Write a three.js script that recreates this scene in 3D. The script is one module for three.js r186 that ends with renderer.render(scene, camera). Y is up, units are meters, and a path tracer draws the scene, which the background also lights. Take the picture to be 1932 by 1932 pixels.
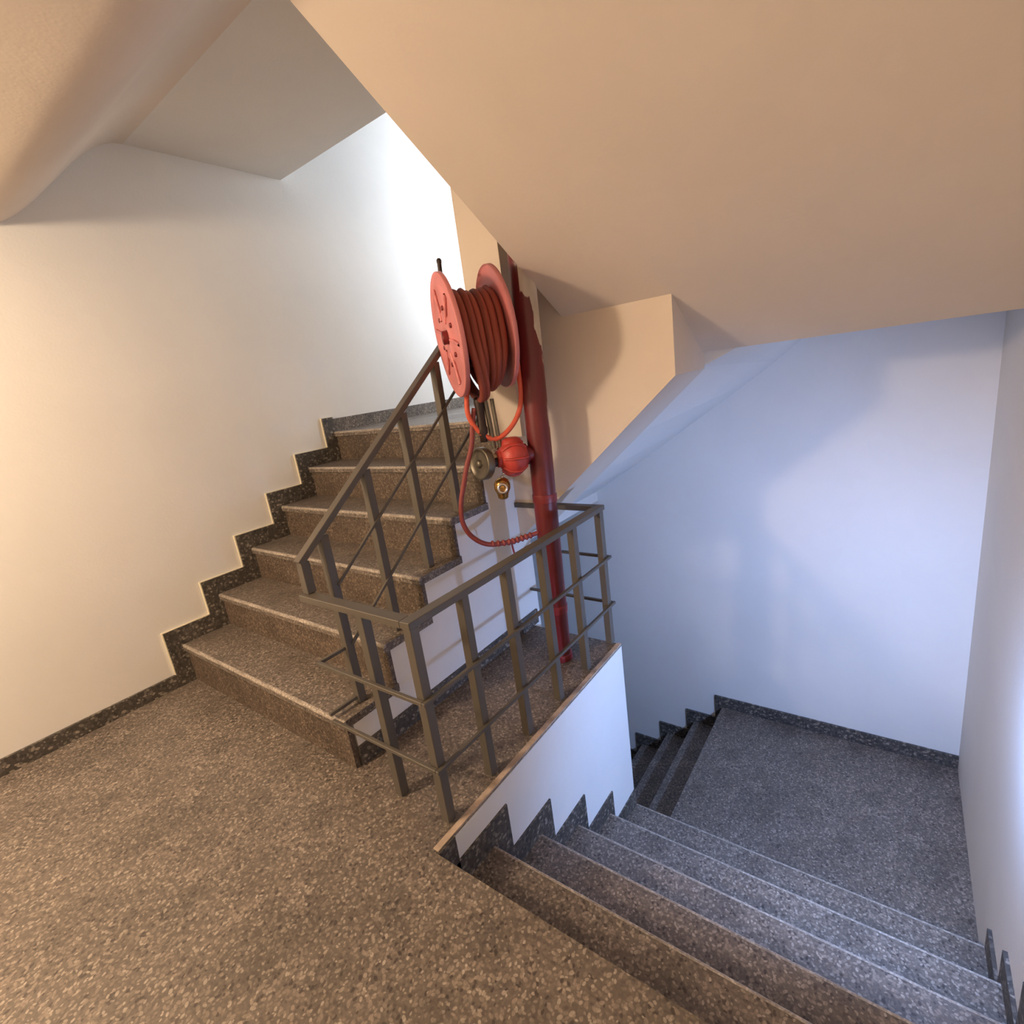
import * as THREE from 'three';
import { mergeGeometries, toCreasedNormals } from 'three/addons/utils/BufferGeometryUtils.js';
import { RoundedBoxGeometry } from 'three/addons/geometries/RoundedBoxGeometry.js';
import { RectAreaLightUniformsLib } from 'three/addons/lights/RectAreaLightUniformsLib.js';

// ---------------------------------------------------------------- camera, light, exposure
const scene = new THREE.Scene();
scene.background = new THREE.Color(0x9fb4cc);
const camera = new THREE.PerspectiveCamera(90.18, 1, 0.02, 60);
camera.position.set(3.216, 1.4432, 0);
{
  const m = new THREE.Matrix4().makeBasis(
    new THREE.Vector3(0.8009, -0.13296, -0.58385),
    new THREE.Vector3(-0.0473, 0.95794, -0.28303),
    new THREE.Vector3(0.59693, 0.25429, 0.76093));
  camera.quaternion.setFromRotationMatrix(m).normalize();
}
const renderer = new THREE.WebGLRenderer({ antialias: true });
renderer.toneMapping = THREE.LinearToneMapping;
renderer.toneMappingExposure = 1.0;
renderer.shadowMap.enabled = true;
RectAreaLightUniformsLib.init();

const LIGHT = {
  warm: { color: new THREE.Color().setRGB(1.0, 0.77, 0.54), power: 13 },
  cool: { color: new THREE.Color().setRGB(0.30, 0.50, 1.0), power: 12.5 },
  upper: { color: new THREE.Color().setRGB(0.84, 0.93, 1.06), power: 11.5 },
};

// ---------------------------------------------------------------- helpers
let seed = 7;
const rnd = () => { seed = (seed * 1664525 + 1013904223) % 4294967296; return seed / 4294967296; };
// plan of the stairwell was measured in storey units of 3.2 m
const S = 3.2;
const X = x => (x + 1.005) * S, Y = y => (y + 0.451) * S, Z = z => z * S;
const V = (x, y, z) => new THREE.Vector3(x, y, z);

const used = new Map();
function numbered(n) {
  const c = used.get(n) || 0; used.set(n, c + 1);
  return c ? `${n}_${String(c).padStart(3, '0')}` : n;
}
function shade(o) { o.traverse(m => { if (m.isMesh) { m.castShadow = true; m.receiveShadow = true; } }); return o; }
function thing(name, label, category, pos = [0, 0, 0], group) {
  const o = new THREE.Group(); o.name = numbered(name); o.position.set(...pos);
  o.userData = { label, category }; if (group) o.userData.group = group;
  scene.add(o); return o;
}
function part(name, geos, mat, parent) {
  const g = Array.isArray(geos) ? merge(geos) : geos;
  const m = new THREE.Mesh(g, mat); m.name = name; m.castShadow = m.receiveShadow = true;
  if (parent) parent.add(m);
  return m;
}
function struct(name, geos, mat) {
  const m = part(name, geos, mat, scene); m.name = numbered(name); m.userData.kind = 'structure'; return m;
}
function merge(list) {
  return mergeGeometries(list.map(g => { const h = g.index ? g.toNonIndexed() : g; for (const k of Object.keys(h.attributes)) if (!['position', 'normal', 'uv'].includes(k)) h.deleteAttribute(k); h.clearGroups(); return h; }));
}
// uv in metres from the dominant face direction
function boxUV(g, off = [0, 0]) {
  const h = g.index ? g.toNonIndexed() : g; const p = h.attributes.position; const uv = new Float32Array(p.count * 2);
  const a = V(0, 0, 0), b = V(0, 0, 0), c = V(0, 0, 0), n = V(0, 0, 0);
  for (let i = 0; i < p.count; i += 3) {
    a.fromBufferAttribute(p, i); b.fromBufferAttribute(p, i + 1); c.fromBufferAttribute(p, i + 2);
    n.copy(b).sub(a).cross(c.clone().sub(a)); const ax = Math.abs(n.x), ay = Math.abs(n.y), az = Math.abs(n.z);
    [a, b, c].forEach((q, k) => {
      let u, v; if (ay >= ax && ay >= az) { u = q.x; v = q.z; } else if (ax >= az) { u = q.z; v = q.y; } else { u = q.x; v = q.y; }
      uv[(i + k) * 2] = u + off[0]; uv[(i + k) * 2 + 1] = v + off[1];
    });
  }
  h.setAttribute('uv', new THREE.BufferAttribute(uv, 2)); return h;
}
// prism: polygon points (p, q), mapped to space by f(p, q, t), t = t0 and t1
function prism(pts, f, t0, t1, caps = true) {
  const tri = THREE.ShapeUtils.triangulateShape(pts.map(q => new THREE.Vector2(q[0], q[1])), []);
  const out = []; const P = (i, t) => f(pts[i][0], pts[i][1], t);
  const area = THREE.ShapeUtils.area(pts.map(q => new THREE.Vector2(q[0], q[1])));
  for (const [a, b, c] of tri) { out.push(P(a, t0), P(b, t0), P(c, t0)); out.push(P(a, t1), P(c, t1), P(b, t1)); }
  const n = pts.length;
  for (let i = 0; i < n; i++) {
    const j = (i + 1) % n;
    const q = [P(i, t0), P(j, t0), P(j, t1), P(i, t1)];
    if (area > 0) out.push(q[0], q[2], q[1], q[0], q[3], q[2]); else out.push(q[0], q[1], q[2], q[0], q[2], q[3]);
  }
  // outward orientation
  let vol = 0; for (let i = 0; i < out.length; i += 3) vol += out[i].dot(out[i + 1].clone().cross(out[i + 2]));
  // caps may disagree with sides when triangulateShape reverses; rebuild consistently
  const g = new THREE.BufferGeometry();
  const arr = new Float32Array(out.length * 3); out.forEach((v, i) => v.toArray(arr, i * 3));
  if (vol < 0) for (let i = 0; i < out.length; i += 3) { for (let k = 0; k < 3; k++) { const s = arr[(i + 1) * 3 + k]; arr[(i + 1) * 3 + k] = arr[(i + 2) * 3 + k]; arr[(i + 2) * 3 + k] = s; } }
  g.setAttribute('position', new THREE.BufferAttribute(arr, 3));
  g.computeVertexNormals();
  return boxUV(g);
}
const alongX = (zy, x0, x1) => prism(zy, (z, y, x) => V(x, y, z), x0, x1);   // profile in (z, y)
const alongZ = (xy, z0, z1) => prism(xy, (x, y, z) => V(x, y, z), z0, z1);   // profile in (x, y)
const alongY = (xz, y0, y1) => prism(xz, (x, z, y) => V(x, y, z), y0, y1);   // plan in (x, z)
const boxG = (x0, x1, y0, y1, z0, z1) => boxUV(new THREE.BoxGeometry(x1 - x0, y1 - y0, z1 - z0).translate((x0 + x1) / 2, (y0 + y1) / 2, (z0 + z1) / 2));
const rbox = (x0, x1, y0, y1, z0, z1, r = 0.004) => boxUV(new RoundedBoxGeometry(x1 - x0, y1 - y0, z1 - z0, 2, r).translate((x0 + x1) / 2, (y0 + y1) / 2, (z0 + z1) / 2));
// square bar between two points
function bar(a, b, w, h, up = V(0, 1, 0), r = 0.003) {
  const d = b.clone().sub(a); const L = d.length(); d.normalize();
  const side = up.clone().cross(d).normalize(); const u = d.clone().cross(side).normalize();
  const g = new RoundedBoxGeometry(w, h, L, 2, Math.min(r, w / 3, h / 3));
  g.applyMatrix4(new THREE.Matrix4().makeBasis(side, u, d)); g.translate((a.x + b.x) / 2, (a.y + b.y) / 2, (a.z + b.z) / 2);
  return boxUV(g);
}
function tube(pts, r, seg = 60, rad = 12, closed = false) {
  return new THREE.TubeGeometry(new THREE.CatmullRomCurve3(pts, closed, 'catmullrom', 0.5), seg, r, rad, closed);
}
// lathe about an axis: profile [radius, distance], from origin o along direction d
function turned(profile, o, d, seg = 40) {
  const g = new THREE.LatheGeometry(profile.map(p => new THREE.Vector2(Math.max(p[0], 0.0001), p[1])), seg);
  const q = new THREE.Quaternion().setFromUnitVectors(V(0, 1, 0), d.clone().normalize());
  g.applyQuaternion(q); g.translate(o.x, o.y, o.z); return g;
}

// ---------------------------------------------------------------- procedural textures
const hash = (x, y, s) => { let h = (x * 374761393 + y * 668265263 + s * 2147483647) | 0; h = Math.imul(h ^ (h >>> 13), 1274126177); h ^= h >>> 16; return (h >>> 0) / 4294967296; };
const mod = (a, n) => ((a % n) + n) % n;
function vnoise(x, y, per, s) {
  const xi = Math.floor(x), yi = Math.floor(y), fx = x - xi, fy = y - yi;
  const ux = fx * fx * (3 - 2 * fx), uy = fy * fy * (3 - 2 * fy);
  const g = (i, j) => hash(mod(xi + i, per), mod(yi + j, per), s);
  return (g(0, 0) * (1 - ux) + g(1, 0) * ux) * (1 - uy) + (g(0, 1) * (1 - ux) + g(1, 1) * ux) * uy;
}
function fbm(x, y, per, s, o = 4) { let a = 0, w = 0.5, t = 0; for (let i = 0; i < o; i++) { a += w * vnoise(x * (1 << i), y * (1 << i), per << i, s + i); t += w; w *= 0.5; } return a / t; }
function dataTex(n, fn, srgb = true) {
  const d = new Uint8Array(n * n * 4);
  for (let j = 0; j < n; j++) for (let i = 0; i < n; i++) { const c = fn(i / n, j / n); const k = (j * n + i) * 4; d[k] = c[0]; d[k + 1] = c[1]; d[k + 2] = c[2]; d[k + 3] = 255; }
  const t = new THREE.DataTexture(d, n, n, THREE.RGBAFormat); t.wrapS = t.wrapT = THREE.RepeatWrapping; t.magFilter = THREE.LinearFilter; t.minFilter = THREE.LinearMipmapLinearFilter; t.generateMipmaps = true;
  if (srgb) t.colorSpace = THREE.SRGBColorSpace; t.needsUpdate = true; return t;
}
// cast terrazzo: stone chips of a few sizes in a cement matrix
function terrazzo(n, metres, palette, matrix, cells, s) {
  const N = cells;
  const cx = new Float32Array(N * N), cy = new Float32Array(N * N), ct = new Float32Array(N * N), cr = new Float32Array(N * N), ang = new Float32Array(N * N);
  for (let j = 0; j < N; j++) for (let i = 0; i < N; i++) { const k = j * N + i; cx[k] = hash(i, j, s); cy[k] = hash(i, j, s + 1); ct[k] = hash(i, j, s + 2); cr[k] = 0.35 + 0.55 * hash(i, j, s + 3); ang[k] = hash(i, j, s + 4) * Math.PI; }
  const t = dataTex(n, (u, v) => {
    const x = u * N, y = v * N; const xi = Math.floor(x), yi = Math.floor(y);
    let best = 9, bk = 0, second = 9;
    for (let dj = -1; dj <= 1; dj++) for (let di = -1; di <= 1; di++) {
      const k = mod(yi + dj, N) * N + mod(xi + di, N);
      let dx = x - (xi + di + cx[k]), dy = y - (yi + dj + cy[k]);
      const c = Math.cos(ang[k]), sn = Math.sin(ang[k]); const px = c * dx + sn * dy, py = (-sn * dx + c * dy) * 1.6;
      const d = Math.hypot(px, py) / cr[k];
      if (d < best) { second = best; best = d; bk = k; } else if (d < second) second = d;
    }
    const w = fbm(u * 8, v * 8, 8, s + 9, 3), f = fbm(u * 128, v * 128, 128, s + 19, 2);
    const tone = ct[bk]; let c;
    const pi = Math.min(palette.length - 1, Math.floor(tone * palette.length)); c = palette[pi];
    const edge = Math.min(1, Math.max(0, (1.0 - best) * 5)); const e2 = Math.min(1, Math.max(0, (second - best) * 6));
    const m = edge * (0.35 + 0.65 * e2);
    const k = (0.86 + 0.28 * w) * (0.88 + 0.24 * f);
    return [0, 1, 2].map(i => Math.max(0, Math.min(255, (matrix[i] * (1 - m) + c[i] * m) * k)));
  });
  t.repeat.set(1 / metres, 1 / metres); return t;
}
const TZ = terrazzo(1024, 0.8, [[150, 139, 127], [136, 125, 114], [112, 103, 95], [163, 153, 140], [128, 117, 106], [100, 92, 85], [146, 135, 123], [120, 110, 101], [142, 131, 120], [172, 162, 149], [80, 73, 68], [132, 122, 112]], [112, 103, 95], 76, 11);
const TD = terrazzo(512, 0.6, [[112, 104, 96], [88, 82, 76], [66, 62, 58], [140, 130, 118], [76, 71, 66], [56, 53, 52], [100, 93, 86]], [72, 67, 62], 40, 41);
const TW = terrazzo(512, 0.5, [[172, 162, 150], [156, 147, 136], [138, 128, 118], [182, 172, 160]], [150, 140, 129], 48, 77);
const bumpTZ = dataTex(512, (u, v) => { const n = 255 * (0.5 * fbm(u * 64, v * 64, 64, 5, 3) + 0.5 * fbm(u * 8, v * 8, 8, 8, 2)); return [n, n, n]; }, false);
bumpTZ.repeat.set(1 / 0.8, 1 / 0.8);
const roughTZ = dataTex(512, (u, v) => { const n = 255 * (0.24 + 0.34 * fbm(u * 6, v * 6, 6, 71, 4)); return [n, n, n]; }, false);
roughTZ.repeat.set(1 / 1.7, 1 / 1.7);
const plasterBump = dataTex(1024, (u, v) => { const n = 255 * (0.6 * fbm(u * 12, v * 12, 12, 91, 5) + 0.4 * fbm(u * 200, v * 200, 200, 95, 2)); return [n, n, n]; }, false);
plasterBump.repeat.set(1 / 1.6, 1 / 1.6);
const plasterMap = dataTex(512, (u, v) => { const k = 0.965 + 0.05 * fbm(u * 5, v * 5, 5, 131, 5); return [228 * k, 225 * k, 220 * k]; });
plasterMap.repeat.set(1 / 2.4, 1 / 2.4);

const cementMap = dataTex(256, (u, v) => { const k = 0.75 + 0.5 * fbm(u * 10, v * 10, 10, 211, 5); return [168 * k, 150 * k, 134 * k]; });
cementMap.repeat.set(2.5, 2.5);
const M = {
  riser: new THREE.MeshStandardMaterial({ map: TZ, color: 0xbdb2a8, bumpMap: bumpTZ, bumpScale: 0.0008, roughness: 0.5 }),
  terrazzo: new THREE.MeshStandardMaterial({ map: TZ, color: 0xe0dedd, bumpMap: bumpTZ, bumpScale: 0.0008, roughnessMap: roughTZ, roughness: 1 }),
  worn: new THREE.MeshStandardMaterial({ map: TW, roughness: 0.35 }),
  darkTerrazzo: new THREE.MeshStandardMaterial({ map: TD, roughness: 0.5, bumpMap: bumpTZ, bumpScale: 0.0006 }),
  plaster: new THREE.MeshStandardMaterial({ map: plasterMap, bumpMap: plasterBump, bumpScale: 0.0007, roughness: 0.72 }),
  beige: new THREE.MeshStandardMaterial({ map: plasterMap, color: 0xf6e9dc, bumpMap: plasterBump, bumpScale: 0.0007, roughness: 0.75 }),
  cream: new THREE.MeshStandardMaterial({ color: 0xe6dcc4, roughness: 0.8 }),
  cement: new THREE.MeshStandardMaterial({ map: cementMap, roughness: 0.9 }),
};

// ---------------------------------------------------------------- plan dimensions (metres)
const XL = 0, XR = X(0.125), XW = X(-0.53), XS = X(-0.352);
const ZB = Z(-1.12), ZF = 2.4, YT = 4.6, YBOT = -3.0;
const r1 = 0.0628, t1 = 0.0798, r2 = 0.0655;
const yUp = k => Y(-0.379 + r1 * (k - 1));                       // tread level k of the flight going up
const zUp = k => Z(-0.281 - t1 * (k - 1));                       // its nosing
const zDown = [Z(-0.243), Z(-0.329), Z(-0.415), Z(-0.502), Z(-0.597), Z(-0.694)];
const yDown = k => Y(-0.451 - r2 * k);

// ---------------------------------------------------------------- walls
const ZU = Z(-1.62);  // recess deepened to seat the added window
const WINU = { z0: ZU + 0.1, z1: ZB - 0.26, y0: 2.0, y1: 3.5 };     // added window, in the side wall of the bay behind the upper landing
struct('wall_left', boxG(-0.2, XL, YBOT, YT, ZU - 0.2, ZF + 0.2), M.plaster);
const XB = X(-0.61);
struct('wall_back', [boxG(XB, XR, YBOT, YT, ZB - 0.2, ZB), boxG(XL, XB, YBOT, Y(-0.33), ZB - 0.2, ZB), boxG(XL, XB + 0.2, Y(-0.33), YT, ZU - 0.2, ZU)], M.plaster);
struct('wall_bay', [boxG(XB, XB + 0.2, Y(-0.33), YT, ZU, WINU.z0), boxG(XB, XB + 0.2, Y(-0.33), YT, WINU.z1, ZB - 0.2),
  boxG(XB, XB + 0.2, Y(-0.33), WINU.y0, WINU.z0, WINU.z1), boxG(XB, XB + 0.2, WINU.y1, YT, WINU.z0, WINU.z1)], M.plaster);
struct('wall_right', boxG(XR, XR + 0.2, YBOT, YT, ZB - 0.2, ZF + 0.2), M.plaster);
struct('wall_front', boxG(XL, XR, YBOT, YT, ZF, ZF + 0.2), M.plaster);
struct('wall_under_floor', boxG(XL, XR, YBOT, -0.2, 0.3, 0.5), M.plaster);

// ---------------------------------------------------------------- floor with the narrow ledge between the flights
struct('floor', alongY([[XL, ZF], [XR, ZF], [XR, Z(-0.25)], [XS - 0.003, Z(-0.25)], [XS - 0.003, Z(-0.690)], [XW, Z(-0.690)], [XW, Z(-0.292)], [XL, Z(-0.292)]], -0.014, 0), M.terrazzo);
struct('floor_slab', boxG(XL, XR, -0.2, -0.014, Z(-0.25), ZF), M.plaster);
// masonry under the ledge: white cheek of the flight going down
struct('wall_ledge', boxG(XW, XS, Y(-1.2), -0.014, Z(-0.692), Z(-0.25)), M.plaster);
struct('floor', boxG(XL, XR, YBOT - 0.2, YBOT, ZB, ZF), M.terrazzo);

// ---------------------------------------------------------------- ceilings and soffits
const slope = z => 0.0864 + 0.63 * (z + 0.67);
struct('ceiling', boxG(XL, XR, YT, YT + 0.2, ZU - 0.2, ZF + 0.2), M.plaster);
{ // left part: low slab, then a rounded rise to the landing above
  const p = [[ZF, Y(0.289)], [Z(-0.19), Y(0.289)]];
  for (let i = 0; i <= 16; i++) { const u = i / 16, e = u * u * (3 - 2 * u); p.push([Z(-0.205 - 0.215 * u), Y(0.289 + 0.146 * e)]); }
  p.push([Z(-0.42), Y(0.50)], [ZF, Y(0.50)]);
  struct('ceiling', boxG(XL, X(-0.40), Y(0.435), Y(0.5), Z(-0.69), Z(-0.42)), M.plaster);
  const g = alongX(p, XL, X(-0.40)); struct('ceiling', boxUV(toCreasedNormals(g, 0.5)), M.beige);
}
{ // right part: underside of the flight that climbs along the right wall
  const zt = -0.29, yt = slope(zt), prof = [[ZB, Y(-0.003)], [Z(-0.812), Y(-0.003)], [Z(zt), Y(yt)], [ZF, Y(yt)], [ZF, Y(0.56)], [Z(-0.24), Y(0.56)]];
  for (let k = 0; k < 6; k++) prof.push([Z(-0.24 - 0.083 * k), Y(0.56 - 0.072 * (k + 1))], [Z(-0.24 - 0.083 * (k + 1)), Y(0.56 - 0.072 * (k + 1))]);
  prof.push([ZB, Y(0.56 - 0.072 * 6)]);
  const cut = -0.69;
  const near = [[Z(cut), Y(slope(cut))], [Z(zt), Y(yt)], [ZF, Y(yt)], [ZF, Y(0.56)], [Z(-0.24), Y(0.56)]];
  for (let k = 0; k < 6; k++) near.push([Z(-0.24 - 0.083 * k), Y(0.56 - 0.072 * (k + 1))], [Z(Math.max(cut, -0.24 - 0.083 * (k + 1))), Y(0.56 - 0.072 * (k + 1))]);
  struct('ceiling', alongX(prof, X(-0.30), XR), M.beige);
  struct('ceiling', alongX(near, X(-0.40), X(-0.30)), M.beige);
}
// solid wall beside the well, its foot following the flight behind it
const under = x => -0.027 + 0.775 * (x + 0.238);
struct('wall_well', [alongZ([[X(-0.53), Y(-0.28)], [X(-0.238), Y(-0.027)], [X(-0.238), Y(0.43)], [X(-0.53), Y(0.43)]], Z(-0.69), Z(-0.82)),
  alongZ([[X(-0.53), Y(-0.09)], [X(-0.46), Y(-0.09)], [X(-0.46), Y(0.43)], [X(-0.53), Y(0.43)]], Z(-0.637), Z(-0.69))], M.beige);
{ // flight along the back wall: twisted soffit, stepped top
  const xs = [-0.66, -0.56, -0.46, -0.36, -0.24, -0.191, -0.147];
  const lo0 = [-0.345, -0.273, -0.205, -0.125, -0.0235, -0.0024, -0.0024], lo1 = [-0.345, -0.281, -0.220, -0.152, -0.072, -0.038, -0.0035];
  const g = []; const z0 = Z(-0.82), z1 = ZB;
  const out = [];
  const quad = (a, b, c, d) => out.push(a, b, c, a, c, d);
  for (let i = 0; i + 1 < xs.length; i++) {
    const P = (j, e) => V(X(xs[j]), Y(e ? lo1[j] : lo0[j]), e ? z1 : z0), T = (j, e) => V(X(xs[j]), Y(0.05), e ? z1 : z0);
    quad(P(i, 0), P(i, 1), P(i + 1, 1), P(i + 1, 0));
    quad(P(i, 0), P(i + 1, 0), T(i + 1, 0), T(i, 0));
  }
  const geo = new THREE.BufferGeometry().setFromPoints(out); geo.computeVertexNormals();
  const steps = [];
  for (let k = 0; k < 3; k++) steps.push(boxG(X(-0.53 + 0.075 * k), X(-0.30), Y(-0.065 + 0.05 * k), Y(-0.065 + 0.05 * (k + 1)), ZB, Z(-0.82)));
  struct('ceiling', [boxUV(geo), ...steps], M.plaster);
}

// ---------------------------------------------------------------- stairs
// bull-nosed slab profile in (z, y); nose at z = zn facing +1 or -1, back at zb, top y
function slabProfile(zn, zb, y, th, dir) {
  const r = 0.009, p = [];
  p.push([zb, y]); for (let i = 0; i <= 4; i++) { const a = Math.PI / 2 * (1 - i / 4); p.push([zn - dir * (r - r * Math.cos(a)), y - r + r * Math.sin(a)]); }
  for (let i = 0; i <= 2; i++) { const a = -Math.PI / 2 * (i / 2); p.push([zn - dir * (0.004 - 0.004 * Math.cos(a)), y - th + 0.004 + 0.004 * Math.sin(a)]); }
  p.push([zb, y - th]); return p;
}
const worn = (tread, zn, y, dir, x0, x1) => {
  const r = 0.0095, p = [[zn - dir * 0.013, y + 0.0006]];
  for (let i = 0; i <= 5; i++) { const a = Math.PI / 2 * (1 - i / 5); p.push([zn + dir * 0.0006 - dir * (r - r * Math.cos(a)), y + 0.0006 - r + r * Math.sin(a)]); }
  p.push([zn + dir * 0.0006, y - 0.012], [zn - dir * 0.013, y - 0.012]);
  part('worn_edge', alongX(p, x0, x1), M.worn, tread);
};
const TH = 0.036, SK = 0.018;
{ // flight going up on the left
  const st = thing('staircase', 'brown terrazzo stair flight with a zig-zag dark skirting climbing along the left wall', 'stairs', [0, 0, 0]);
  const body = [[Z(-0.296), Y(-0.48)]];
  for (let k = 1; k <= 6; k++) { body.push([zUp(k) - 0.036, yUp(k) - TH]); body.push([k < 6 ? zUp(k + 1) - 0.036 : Z(-0.718), yUp(k) - TH]); }
  body[1][0] = Z(-0.296);
  body.push([Z(-0.718), Y(-0.60)], [Z(-0.296), Y(-0.60)]);
  part('stringer', alongX(body, XL + 0.001, XW), M.plaster, st);
  for (let k = 1; k <= 6; k++) {
    const y = yUp(k), zn = zUp(k), zb = k < 6 ? zUp(k + 1) - 0.036 : ZB;
    const y0 = k === 1 ? 0 : yUp(k - 1);
    const g = alongX(slabProfile(zn, k < 6 ? zb : Z(-0.70), y, TH, 1), SK + 0.001, XW + 0.012);
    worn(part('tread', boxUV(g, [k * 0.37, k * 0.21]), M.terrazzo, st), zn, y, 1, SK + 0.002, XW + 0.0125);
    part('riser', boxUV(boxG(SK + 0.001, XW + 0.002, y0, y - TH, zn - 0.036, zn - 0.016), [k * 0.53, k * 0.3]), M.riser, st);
    // zig-zag skirting on the wall, one upright-and-flat piece for each step
    const hs = 0.032 * S, zo = j => Z(-0.259 - t1 * (j - 1));
    const yl = k === 1 ? 0 : y0;
    const nx = k < 6 ? zo(k + 1) : Z(-0.685);
    const L = [[zo(k), yl + (k === 1 ? 0 : 0)], [zo(k), y + hs], [nx, y + hs], [nx, y], [zn - 0.036, y], [zn - 0.036, yl]];
    const Lb = L.map(p => [p[0], p[1]]);
    const bed = part('skirting', alongX(L, 0.012, SK), M.darkTerrazzo, st);
    part('plaster_bed', alongX(Lb.map((p, i) => i === 0 ? [p[0] + 0.004, p[1]] : i === 1 ? [p[0] + 0.006, p[1] + 0.004] : i === 2 ? [p[0], p[1] + 0.004] : p), 0.0005, 0.012), M.cream, bed);
  }
}
struct('floor', boxG(XL, XW, yUp(6) - TH, yUp(6), ZU, Z(-0.70)), M.terrazzo);
struct('floor_slab', boxG(XL, X(-0.60), Y(-0.33), yUp(6) - TH, ZU, Z(-0.70)), M.plaster);
struct('baseboard_landing', boxG(XL, 0.016, yUp(6), Y(-0.037), ZU, Z(-0.685)), M.terrazzo);

{ // flight going down on the right
  const st = thing('staircase', 'bluish grey terrazzo flight going down along the right wall to the lower landing', 'stairs');
  const body = [[Z(-0.25), -0.18]];
  for (let k = 1; k <= 5; k++) { body.push([zDown[k - 1] + 0.02, yDown(k) - TH], [zDown[k] + 0.03, yDown(k) - TH]); }
  body.push([zDown[5] + 0.03, yDown(6)], [zDown[5] + 0.03, yDown(6) - 0.2], [Z(-0.25), -0.75]);
  part('stair_slab', alongX(body, XS, XR), M.plaster, st);
  part('floor_nosing', boxUV(alongX(slabProfile(zDown[0], Z(-0.25) - 0.0, -0.0005, TH, -1), XS, XR)), M.terrazzo, st);
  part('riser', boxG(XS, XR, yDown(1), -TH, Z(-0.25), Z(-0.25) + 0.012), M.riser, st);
  const hs = 0.0315 * S, zd = k => Z(-0.275 - 0.084 * k), skx = XS - 0.006;
  for (let k = 1; k <= 5; k++) {
    const y = yDown(k), zb = zDown[k - 1] + 0.022;
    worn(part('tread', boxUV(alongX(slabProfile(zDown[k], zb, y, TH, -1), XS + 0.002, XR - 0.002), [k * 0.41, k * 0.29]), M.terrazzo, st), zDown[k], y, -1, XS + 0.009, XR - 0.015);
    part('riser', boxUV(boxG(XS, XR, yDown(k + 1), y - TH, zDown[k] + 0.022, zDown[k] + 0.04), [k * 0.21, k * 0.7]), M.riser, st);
    for (const side of [0, 1]) {
      const a = k === 1 ? Z(-0.25) : zd(k - 1), b = k < 5 ? zd(k) : Z(-0.692);
      const top = y + hs, low = y + hs - r2 * S;
      const x0 = side ? XR - 0.014 : XS - 0.006, x1 = side ? XR : XS + 0.008;
      const pts = [[a + 0.0, top], [b, top], [b, low - 0.14], [a + 0.0, y - 0.05]];
      part('skirting', alongX(pts, x0, x1), M.darkTerrazzo, st);
      if (k === 1) part('skirting', alongX([[Z(-0.243), -0.03], [Z(-0.243), -0.002], [zd(0), -0.002], [zd(0), low + r2 * S], [zd(0), y], [Z(-0.25), y]], x0, x1), M.darkTerrazzo, st);
    }
  }
}
// lower landing and its baseboard
struct('floor', boxG(X(-0.31), XR, yDown(6) - 0.2, yDown(6), ZB, zDown[5] + 0.03), M.terrazzo);
struct('baseboard_back', alongZ([[XR, yDown(6)], [XR, yDown(6) + 0.09], [X(-0.328), yDown(6) + 0.09], [X(-0.328), yDown(6) - 0.12], [X(-0.31), yDown(6)]], ZB, ZB + 0.016), M.darkTerrazzo);
{ // flight going down along the back wall
  const st = thing('staircase', 'dark narrow terrazzo flight dropping to the left from the lower landing', 'stairs');
  const xn = [X(-0.312), X(-0.382), X(-0.455), X(-0.53), X(-0.605)]; const rr = 0.0625 * S, y0 = yDown(6);
  for (let k = 0; k <= 4; k++) {
    const y = y0 - rr * k, xb = k ? xn[k - 1] + 0.022 : xn[0] + 0.2;
    if (k) part('tread', boxUV(rbox(xn[k], xb, y - TH, y, ZB + 0.016, Z(-0.692), 0.006), [k * 0.3, 0.1 * k]), M.terrazzo, st);
    else part('landing_nosing', rbox(xn[0], X(-0.31) + 0.001, y - TH, y, ZB + 0.016, zDown[5] + 0.02, 0.003), M.terrazzo, st);
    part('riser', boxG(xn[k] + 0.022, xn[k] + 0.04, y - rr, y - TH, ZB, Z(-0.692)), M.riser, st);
    const hs = 0.028 * S, so = j => X(-0.328 - 0.073 * j);
    if (k) part('skirting', alongZ([[so(k - 1), y + hs], [so(k), y + hs], [so(k), y - rr + hs - 0.005], [so(k - 1), y - 0.02]], ZB, ZB + 0.016), M.darkTerrazzo, st);
  }
  part('stair_slab', alongZ([[xn[0] + 0.04, y0 - rr - 0.06], [xn[0] + 0.04, y0 - 0.5], [xn[4] + 0.04, y0 - rr * 5 - 0.3], [xn[4] + 0.04, y0 - rr * 5 - 0.06]], ZB, Z(-0.692)), M.plaster, st);
}
// baseboards of the main landing
struct('baseboard_left', boxG(XL, 0.016, 0, 0.078, Z(-0.259), ZF), M.darkTerrazzo);
struct('baseboard_ledge', boxG(XW, XW + 0.014, 0, 0.085, Z(-0.706), Z(-0.294)), M.darkTerrazzo);

struct('trim_1', boxUV(alongX([[Z(-0.252), -0.004], [Z(-0.252), 0.003], [Z(-0.691), 0.003], [Z(-0.691), -0.004]], XS - 0.022, XS + 0.001)), M.cement);

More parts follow.
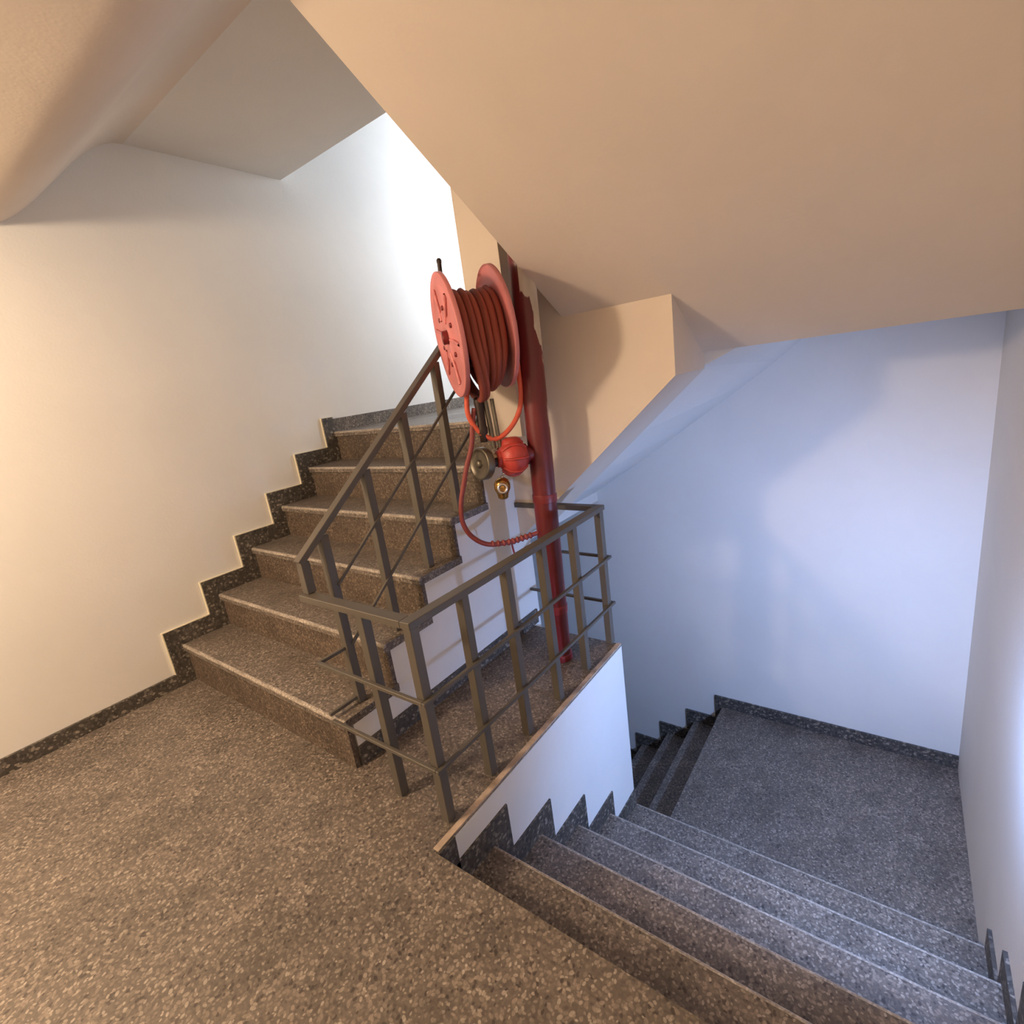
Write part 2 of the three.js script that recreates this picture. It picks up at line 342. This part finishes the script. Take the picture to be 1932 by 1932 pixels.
// ---------------------------------------------------------------- railing
const metal = new THREE.MeshStandardMaterial({ color: 0x5b554d, roughness: 0.45, metalness: 0.15, bumpMap: bumpTZ, bumpScale: 0.0003 });
{
  const rail = thing('railing', 'grey-brown painted metal railing wrapping around the ledge and up the stairs', 'railing');
  const xr = X(-0.37), zf = Z(-0.288), zb = Z(-0.691), xl = X(-0.545), yr = Y(-0.216);
  const P = 0.036, W = 0.045, H = 0.026, Bq = 0.015;
  const post = (x, z, y0, y1) => part('post', bar(V(x, y0, z), V(x, y1, z), P, P, V(0, 0, 1)), metal, rail);
  part('top_rail', bar(V(xr, yr, zf + W / 2), V(xr, yr, zb - W / 2), W, H), metal, rail);
  part('top_rail', bar(V(xr - W / 2, yr, zf), V(xl - 0.025, yr, zf), W, H), metal, rail);
  part('top_rail', bar(V(xr - W / 2, yr, zb), V(XW, yr, zb), W, H), metal, rail);
  for (const z of [-0.288, -0.363, -0.442, -0.5215, -0.604, -0.689]) post(xr, Z(z), 0, yr - H / 2);
  post(X(-0.445), zf, 0, yr - H / 2);
  for (const y of [-0.300, -0.381]) {
    part('middle_bar', bar(V(xr + P / 2 + Bq / 2, Y(y), zf + P / 2 + Bq), V(xr + P / 2 + Bq / 2, Y(y), zb - P / 2 - Bq), Bq, Bq), metal, rail);
    part('middle_bar', bar(V(xr + P / 2, Y(y), zf + P / 2 + Bq / 2), V(xl, Y(y), zf + P / 2 + Bq / 2), Bq, Bq), metal, rail);
    part('middle_bar', bar(V(xr + P / 2, Y(y), zb - P / 2 - Bq / 2), V(XW, Y(y), zb - P / 2 - Bq / 2), Bq, Bq), metal, rail);
  }
  // sloped part
  const rl = z => -0.172 - 0.785 * (z + 0.292), zl = -0.634;
  post(xl, Z(-0.292), yr + H / 2, Y(rl(-0.292)) - 0.004);
  part('top_rail', bar(V(xl, Y(rl(-0.2895)), Z(-0.2865)), V(xl, Y(rl(zl)), Z(zl)), 0.038, H), metal, rail);
  [-0.3235, -0.4025, -0.481, -0.5605].forEach((z, i) => post(xl, Z(z), yUp(i + 1), Y(rl(z)) - 0.012));
  for (const [d, zs] of [[0.071, -0.326], [0.152, -0.326]]) part('middle_bar', bar(V(xl + P / 2, Y(rl(zs) - d), Z(zs)), V(xl + P / 2, Y(rl(zl) - d), Z(zl)), 0.012, 0.012), metal, rail);
  for (const y of [-0.300, -0.371]) part('middle_bar', bar(V(xl, Y(y), zf + P / 2 + Bq), V(xl, Y(y), Z(-0.3235)), Bq, Bq), metal, rail);
}

// ---------------------------------------------------------------- fire riser, reel and valves
const redBase = (cr, cg, cb, amt, s) => dataTex(256, (u, v) => { const k = 1 - amt / 2 + amt * fbm(u * 6, v * 6, 6, s, 4); return [cr * k, cg * k, cb * k]; });
const pipeTex = dataTex(512, (u, v) => {
  const n = fbm(u * 10, v * 20, 10, 301, 4), k = 0.8 + 0.4 * fbm(u * 6, v * 10, 6, 311, 4);
  const m = (u - 0.04) / 0.28;                                        // whitewash splashed down the right side under the ceiling
  if (u > 0.04 && u < 0.42 && v > 0.835 - 0.15 * Math.pow(Math.max(0, Math.min(1, m)), 1.4) + (n - 0.5) * 0.14) return [203 * k, 190 * k, 172 * k];
  if (n > 0.70 && u > 0.27 && u < 0.42 && v > 0.4) return [188, 172, 160];
  return [100 * k, 29 * k, 33 * k];
});
const R = {
  pipe: new THREE.MeshStandardMaterial({ map: pipeTex, roughness: 0.38 }),
  darkRed: new THREE.MeshStandardMaterial({ map: redBase(122, 36, 38, 0.3, 321), roughness: 0.4 }),
  red: new THREE.MeshStandardMaterial({ map: redBase(186, 66, 58, 0.3, 331), roughness: 0.45 }),
  faded: new THREE.MeshStandardMaterial({ map: redBase(208, 128, 128, 0.34, 341), roughness: 0.5 }),
  hose: new THREE.MeshStandardMaterial({ map: redBase(138, 66, 52, 0.45, 351), roughness: 0.65 }),
  brightHose: new THREE.MeshStandardMaterial({ map: redBase(214, 92, 66, 0.2, 361), roughness: 0.55 }),
  maroon: new THREE.MeshStandardMaterial({ map: redBase(140, 62, 58, 0.25, 371), roughness: 0.55 }),
  dark: new THREE.MeshStandardMaterial({ color: 0x33241f, roughness: 0.5, metalness: 0.3 }),
  steel: new THREE.MeshStandardMaterial({ color: 0x6f685c, roughness: 0.38, metalness: 0.7 }),
  brass: new THREE.MeshStandardMaterial({ color: 0xb98d4e, roughness: 0.25, metalness: 0.9 }),
  chrome: new THREE.MeshStandardMaterial({ color: 0xd8d2cc, roughness: 0.25, metalness: 0.9 }),
  cap: new THREE.MeshStandardMaterial({ color: 0xd6c3a0, roughness: 0.4, metalness: 0.2 }),
};
const pb = V(X(-0.424), 0, Z(-0.616)), pt = V(X(-0.413), Y(0.22), Z(-0.623));
const pd = pt.clone().sub(pb).normalize(), pAt = y => pb.clone().addScaledVector(pd, y / pd.y), PR = 0.056;
{
  const t = thing('fire_riser_pipe', 'thick dark red fire riser pipe with whitewash flaking under the ceiling', 'pipe');
  const g = new THREE.CylinderGeometry(PR, PR, pb.distanceTo(pt), 40, 1, true);
  g.applyQuaternion(new THREE.Quaternion().setFromUnitVectors(V(0, 1, 0), pd)); g.translate((pb.x + pt.x) / 2, (pb.y + pt.y) / 2, (pb.z + pt.z) / 2);
  part('pipe', g, R.pipe, t);
  for (const y of [0.287, 0.866]) part('coupling_band', turned([[PR, -0.02], [PR + 0.0035, -0.018], [PR + 0.0035, 0.018], [PR, 0.02]], pAt(y), pd), R.darkRed, t);
  part('coupling_band', turned([[PR, 0], [PR + 0.006, 0], [PR + 0.006, 0.03], [PR, 0.034]], pAt(0), pd), R.darkRed, t);
}
// reel
const aR = V(-0.593, -0.073, 0.802).normalize();
const cL = V(1.68, 1.638, -1.686), cRr = V(1.814, 1.654, -1.868), RR = 0.253;
const uR = aR.clone().cross(V(0, 1, 0)).normalize(), vR = uR.clone().cross(aR).normalize();
const onReel = (s, rad, ang) => cRr.clone().lerp(cL, s).addScaledVector(uR, rad * Math.cos(ang)).addScaledVector(vR, rad * Math.sin(ang));
{
  const t = thing('hose_reel', 'faded red two-flange metal fire hose reel bracketed to the pipe', 'hose reel');
  const flangeP = [[0.03, 0], [0.06, 0.004], [0.10, 0.003], [0.11, -0.003], [0.20, -0.003], [0.21, 0.003], [RR - 0.006, 0.003], [RR, 0.0], [RR, -0.016], [RR - 0.004, -0.018], [RR - 0.008, -0.006], [0.03, -0.006], [0.03, 0]];
  for (const [c, d, m] of [[cL, aR, R.faded], [cRr, aR.clone().negate(), R.faded]]) {
    const f = part('flange', turned(flangeP, c, d, 64), m, t);
    const outward = c === cL ? 1 : -1;
    for (let k = 0; k < 6; k++) {                                   // pressed ribs
      const an = k * Math.PI / 3 + 0.25; const p = (r, o) => c.clone().addScaledVector(uR, r * Math.cos(an)).addScaledVector(vR, r * Math.sin(an)).addScaledVector(aR, outward * o);
      part('rib', tube([p(0.07, 0.004), p(0.13, 0.002), p(0.205, 0.002)], 0.007, 12, 8), m, f);
      const bp = c.clone().addScaledVector(uR, 0.115 * Math.cos(an + 0.5)).addScaledVector(vR, 0.115 * Math.sin(an + 0.5)).addScaledVector(aR, outward * 0.0);
      part('bolt', turned([[0, 0.006], [0.009, 0.005], [0.011, 0], [0.011, -0.004]], bp, aR.clone().multiplyScalar(outward), 6), R.darkRed, f);
    }
  }
  part('hub', turned([[0.105, 0.0], [0.105, cL.distanceTo(cRr)]], cRr, aR, 40), R.darkRed, t);
  part('axle', turned([[0.0, -0.035], [0.028, -0.035], [0.028, cL.distanceTo(cRr) + 0.02], [0.0, cL.distanceTo(cRr) + 0.024]], cRr, aR, 24), R.darkRed, t);
  // crank peg standing above the left flange
  const k0 = V(1.672, 1.872, -1.712), k1 = V(1.674, 1.948, -1.714);
  part('crank_peg', turned([[0.0, -0.01], [0.009, -0.01], [0.009, 0.056], [0.0105, 0.06], [0.0105, k0.distanceTo(k1) - 0.006], [0.006, k0.distanceTo(k1)], [0, k0.distanceTo(k1)]], k0, k1.clone().sub(k0), 16), R.dark, t);
  // clamp on the pipe
  part('bracket', [bar(pAt(1.654).addScaledVector(aR, PR), cRr.clone(), 0.05, 0.05)], R.darkRed, t);
}
{
  const t = thing('fire_hose', 'dusty red rubber hose wound on the reel with one orange loop hanging', 'hose');
  const turnsOf = (n, base, droop, s0, s1, sd) => {
    const pts = []; const N = 30;
    for (let i = 0; i <= n * N; i++) {
      const k = i / N, an = Math.PI / 2 - k * 2 * Math.PI; const w = Math.floor(k);
      const j = hash(w, 3, sd) - 0.5, low = Math.max(0, -Math.sin(an));
      const rad = base + 0.02 * j + (droop + 0.05 * j) * Math.pow(low, 1.6);
      let s = s0 + (s1 - s0) * (k / n); s = s + (0.45 - s) * 0.5 * Math.pow(low, 3) * (droop > 0.03 ? 1 : 0);
      pts.push(onReel(s, rad, an));
    }
    return tube(pts, 0.0155, n * 44, 10);
  };
  part('inner_coil', turnsOf(7, 0.122, 0.0, 0.09, 0.91, 5), R.hose, t);
  part('outer_coil', turnsOf(6, 0.158, 0.095, 0.88, 0.10, 9), R.hose, t);
  part('hanging_loop', tube([onReel(0.86, 0.16, 3.6), onReel(0.9, 0.22, 4.3), V(1.692, 1.385, -1.736), V(1.689, 1.301, -1.732), V(1.712, 1.224, -1.764), V(1.753, 1.181, -1.819), V(1.802, 1.224, -1.885), V(1.835, 1.312, -1.93), V(1.848, 1.438, -1.93), V(1.842, 1.55, -1.91), onReel(0.12, 0.16, -0.3)], 0.0115, 90, 12), R.brightHose, t);
}
{
  const t = thing('hose_nozzle', 'dark slim metal hose nozzle hanging under the reel', 'nozzle');
  const d = V(0.0, -1, 0.02);
  part('barrel', turned([[0, 0], [0.022, 0], [0.024, 0.02], [0.02, 0.05], [0.02, 0.13], [0.024, 0.135], [0.024, 0.16], [0.017, 0.165], [0.016, 0.2], [0, 0.2]], V(1.718, 1.375, -1.782), d), R.dark, t);
  part('guide_rod', tube([V(1.738, 1.36, -1.80), V(1.742, 1.26, -1.806), V(1.744, 1.14, -1.81)], 0.011, 10, 8), R.steel, t);
  part('guide_rod', tube([V(1.757, 1.36, -1.826), V(1.76, 1.24, -1.83), V(1.762, 1.14, -1.834)], 0.009, 10, 8), R.steel, t);
}
const axV = V(-0.593, 0.03, 0.802).normalize();
{
  const t = thing('valve_cover', 'dull dark round metal valve cover left of the red hydrant valve', 'valve');
  const ax = V(-0.22, 0.10, 0.97).normalize(), o = V(1.705, 1.08, -1.756);
  part('cover', turned([[0, 0.012], [0.02, 0.014], [0.045, 0.010], [0.058, 0.012], [0.064, 0.018], [0.071, 0.018], [0.075, 0.012], [0.075, -0.016], [0.07, -0.022], [0.0, -0.03]], o, ax, 48), R.steel, t);
  part('boss', turned([[0, 0.03], [0.014, 0.03], [0.02, 0.022], [0.022, 0.01]], o, ax, 6), R.steel, t);
  part('neck', turned([[0.03, -0.02], [0.026, -0.05], [0.026, -0.085], [0, -0.085]], o, V(-0.6, 0, 0.8), 24), R.dark, t);
}
{
  const t = thing('hydrant_valve', 'red bulb-shaped hydrant valve stubbed off the riser with a cream knob', 'valve');
  const o = V(1.795, 1.086, -1.876), base = pAt(1.09);
  const L = base.distanceTo(o);
  part('stub', turned([[0.036, 0], [0.036, L * 0.5], [0.05, L * 0.5], [0.05, L * 0.62], [0.03, L * 0.62]], base, o.clone().sub(base), 32), R.darkRed, t);
  const prof = []; for (let i = 0; i <= 24; i++) { const a = -Math.PI / 2 + Math.PI * i / 24; prof.push([0.086 * Math.cos(a) + 0.0, 0.072 * Math.sin(a)]); }
  const body = part('body', turned(prof, o, axV, 48), R.red, t);
  for (let k = 0; k < 8; k++) { const an = k * Math.PI / 4; const e1 = axV.clone().cross(V(0, 1, 0)).normalize(), e2 = e1.clone().cross(axV); const p = (s) => o.clone().addScaledVector(axV, 0.074 * Math.sin(s)).addScaledVector(e1, 0.088 * Math.cos(s) * Math.cos(an)).addScaledVector(e2, 0.088 * Math.cos(s) * Math.sin(an)); part('rib', tube([p(-0.8), p(-0.2), p(0.4), p(0.9)], 0.006, 16, 6), R.red, body); }
  part('cap_ring', turned([[0.032, 0.058], [0.04, 0.062], [0.04, 0.076], [0.032, 0.08], [0, 0.08]], o, axV, 40), R.red, t);
  part('knob', turned([[0.018, 0.078], [0.018, 0.094], [0.026, 0.098], [0.03, 0.108], [0.028, 0.12], [0.016, 0.126], [0, 0.127]], o, axV.clone().add(V(0, 0.06, 0)), 32), R.cap, t);
  part('bonnet', turned([[0.05, 0.06], [0.045, 0.08], [0.03, 0.09], [0.012, 0.092], [0, 0.092]], o, V(0, 1, 0), 32), R.red, t);
}
{
  const t = thing('brass_fitting', 'small shiny brass hose fitting dangling below the red hydrant valve', 'fitting');
  const o = V(1.752, 0.955, -1.82);
  part('body', turned([[0, 0.046], [0.016, 0.044], [0.03, 0.034], [0.038, 0.016], [0.038, -0.006], [0.03, -0.024], [0.026, -0.034], [0.024, -0.05], [0.018, -0.056], [0, -0.057]], o, V(0.05, 1, 0.0), 32), R.brass, t);
  const ax = V(0.62, 0.05, 0.78).normalize();
  part('nipple', turned([[0.024, 0.02], [0.026, 0.044], [0.022, 0.05], [0.014, 0.05], [0.013, 0.03], [0, 0.03]], o, ax, 32), R.chrome, t);
  part('bore', turned([[0.0, 0.035], [0.0125, 0.035]], o, ax, 24), R.dark, t);
  for (let k = 0; k < 3; k++) part('chain_bead', new THREE.SphereGeometry(0.0075, 12, 8).translate(o.x + 0.006 + k * 0.005, o.y + 0.049 + k * 0.013, o.z - k * 0.008), R.chrome, t);
}
{
  const t = thing('supply_hose', 'thin maroon supply hose looping from the valve cover to the riser', 'hose');
  const pts = [V(1.70, 1.33, -1.765), V(1.692, 1.25, -1.742), V(1.684, 1.171, -1.728), V(1.664, 1.075, -1.693), V(1.648, 1.0, -1.674), V(1.631, 0.917, -1.654), V(1.627, 0.829, -1.649), V(1.646, 0.752, -1.674), V(1.687, 0.697, -1.73), V(1.749, 0.684, -1.813), V(1.80, 0.69, -1.885), V(1.852, 0.70, -1.955)];
  part('hose', tube(pts, 0.0115, 110, 12), R.maroon, t);
  const c = new THREE.CatmullRomCurve3(pts.slice(8)); const wraps = [];
  for (let k = 0; k < 9; k++) { const u = 0.08 + k * 0.085, p = c.getPoint(u), d = c.getTangent(u); wraps.push(turned([[0.011, -0.007], [0.0155, -0.004], [0.0165, 0.0], [0.0155, 0.004], [0.011, 0.007]], p, d.clone().add(V((rnd() - 0.5) * 0.4, (rnd() - 0.5) * 0.4, 0)), 14)); }
  part('wrapping', wraps, R.maroon, t);
  part('clip', tube([V(1.758, 0.69, -1.822), V(1.76, 0.64, -1.826), V(1.764, 0.61, -1.83)], 0.005, 8, 8), R.darkRed, t);
}

// ---------------------------------------------------------------- added window and floodlight, ceiling lamp (out of the frame)
const frameMat = new THREE.MeshStandardMaterial({ color: 0xcfcfcf, roughness: 0.5 });
function pane(color, k) { return new THREE.MeshStandardMaterial({ color: 0xdddddd, roughness: 0.6, emissive: color, emissiveIntensity: k }); }
{ // added unseen floodlight on the right wall, throws cool light down the stairs
  const o = V(XR, Y(-0.37), Z(-0.505)), d = V(-0.48, -0.45, -0.75).normalize(), c = V(XR - 0.052, o.y, o.z - 0.02);
  const t = thing('added_floodlight', 'added unseen floodlight on the right wall lighting the descending flight', 'lamp');
  part('base', turned([[0, 0], [0.045, 0], [0.045, 0.01], [0.012, 0.014], [0.01, 0.03], [0, 0.03]], o, V(-1, 0, 0)), frameMat, t);
  part('head', turned([[0, -0.04], [0.02, -0.04], [0.03, -0.02], [0.034, 0.0], [0.034, 0.012], [0.03, 0.012]], c, d), frameMat, t);
  part('lens', turned([[0.031, 0.006], [0.02, 0.010], [0, 0.011]], c, d), pane(LIGHT.cool.color, 2.0), t);
  const l = new THREE.SpotLight(LIGHT.cool.color, LIGHT.cool.power, 0, 1.40, 1, 2); l.position.copy(c).addScaledVector(d, 0.03); l.target.position.copy(c).addScaledVector(d, 2); l.castShadow = true; l.shadow.radius = 1.6; scene.add(l, l.target);
}
{  // unseen window added in the bay to light the upper landing
  const w = new THREE.Group(); w.name = 'added_window_1'; w.userData.kind = 'structure'; scene.add(w);
  const { z0, z1, y0, y1 } = WINU; const x = XB + 0.08, f = 0.04;
  part('added_window_frame', [boxG(x, x + 0.05, y0, y0 + f, z0, z1), boxG(x, x + 0.05, y1 - f, y1, z0, z1), boxG(x, x + 0.05, y0 + f, y1 - f, z0, z0 + f), boxG(x, x + 0.05, y0 + f, y1 - f, z1 - f, z1)], frameMat, w);
  part('pane', boxG(x + 0.02, x + 0.028, y0 + f, y1 - f, z0 + f, z1 - f), pane(LIGHT.upper.color, 1.5), w);
  const l = new THREE.RectAreaLight(LIGHT.upper.color, LIGHT.upper.power, z1 - z0 - 2 * f, y1 - y0 - 2 * f);
  l.position.set(x - 0.01, (y0 + y1) / 2, (z0 + z1) / 2); l.lookAt(x - 3, (y0 + y1) / 2, (z0 + z1) / 2); scene.add(l);
}
{
  const p = V(0.85, Y(0.289), 0.95);
  const t = thing('ceiling_lamp', 'round white lamp glowing warm under the low ceiling of the main landing', 'lamp');
  part('base', turned([[0, 0], [0.05, 0], [0.05, -0.02], [0.012, -0.03], [0.012, -0.11], [0.04, -0.12], [0.04, -0.14], [0, -0.14]], p, V(0, 1, 0)), frameMat, t);
  part('globe', new THREE.SphereGeometry(0.14, 32, 20).translate(p.x, p.y - 0.27, p.z), new THREE.MeshStandardMaterial({ color: 0xffffff, roughness: 0.4, emissive: LIGHT.warm.color, emissiveIntensity: 2 }), t);
  const l = new THREE.PointLight(LIGHT.warm.color, LIGHT.warm.power, 0, 2); l.position.set(p.x, p.y - 0.27, p.z); l.castShadow = true; l.shadow.radius = 6.5; scene.add(l);
}

renderer.render(scene, camera);
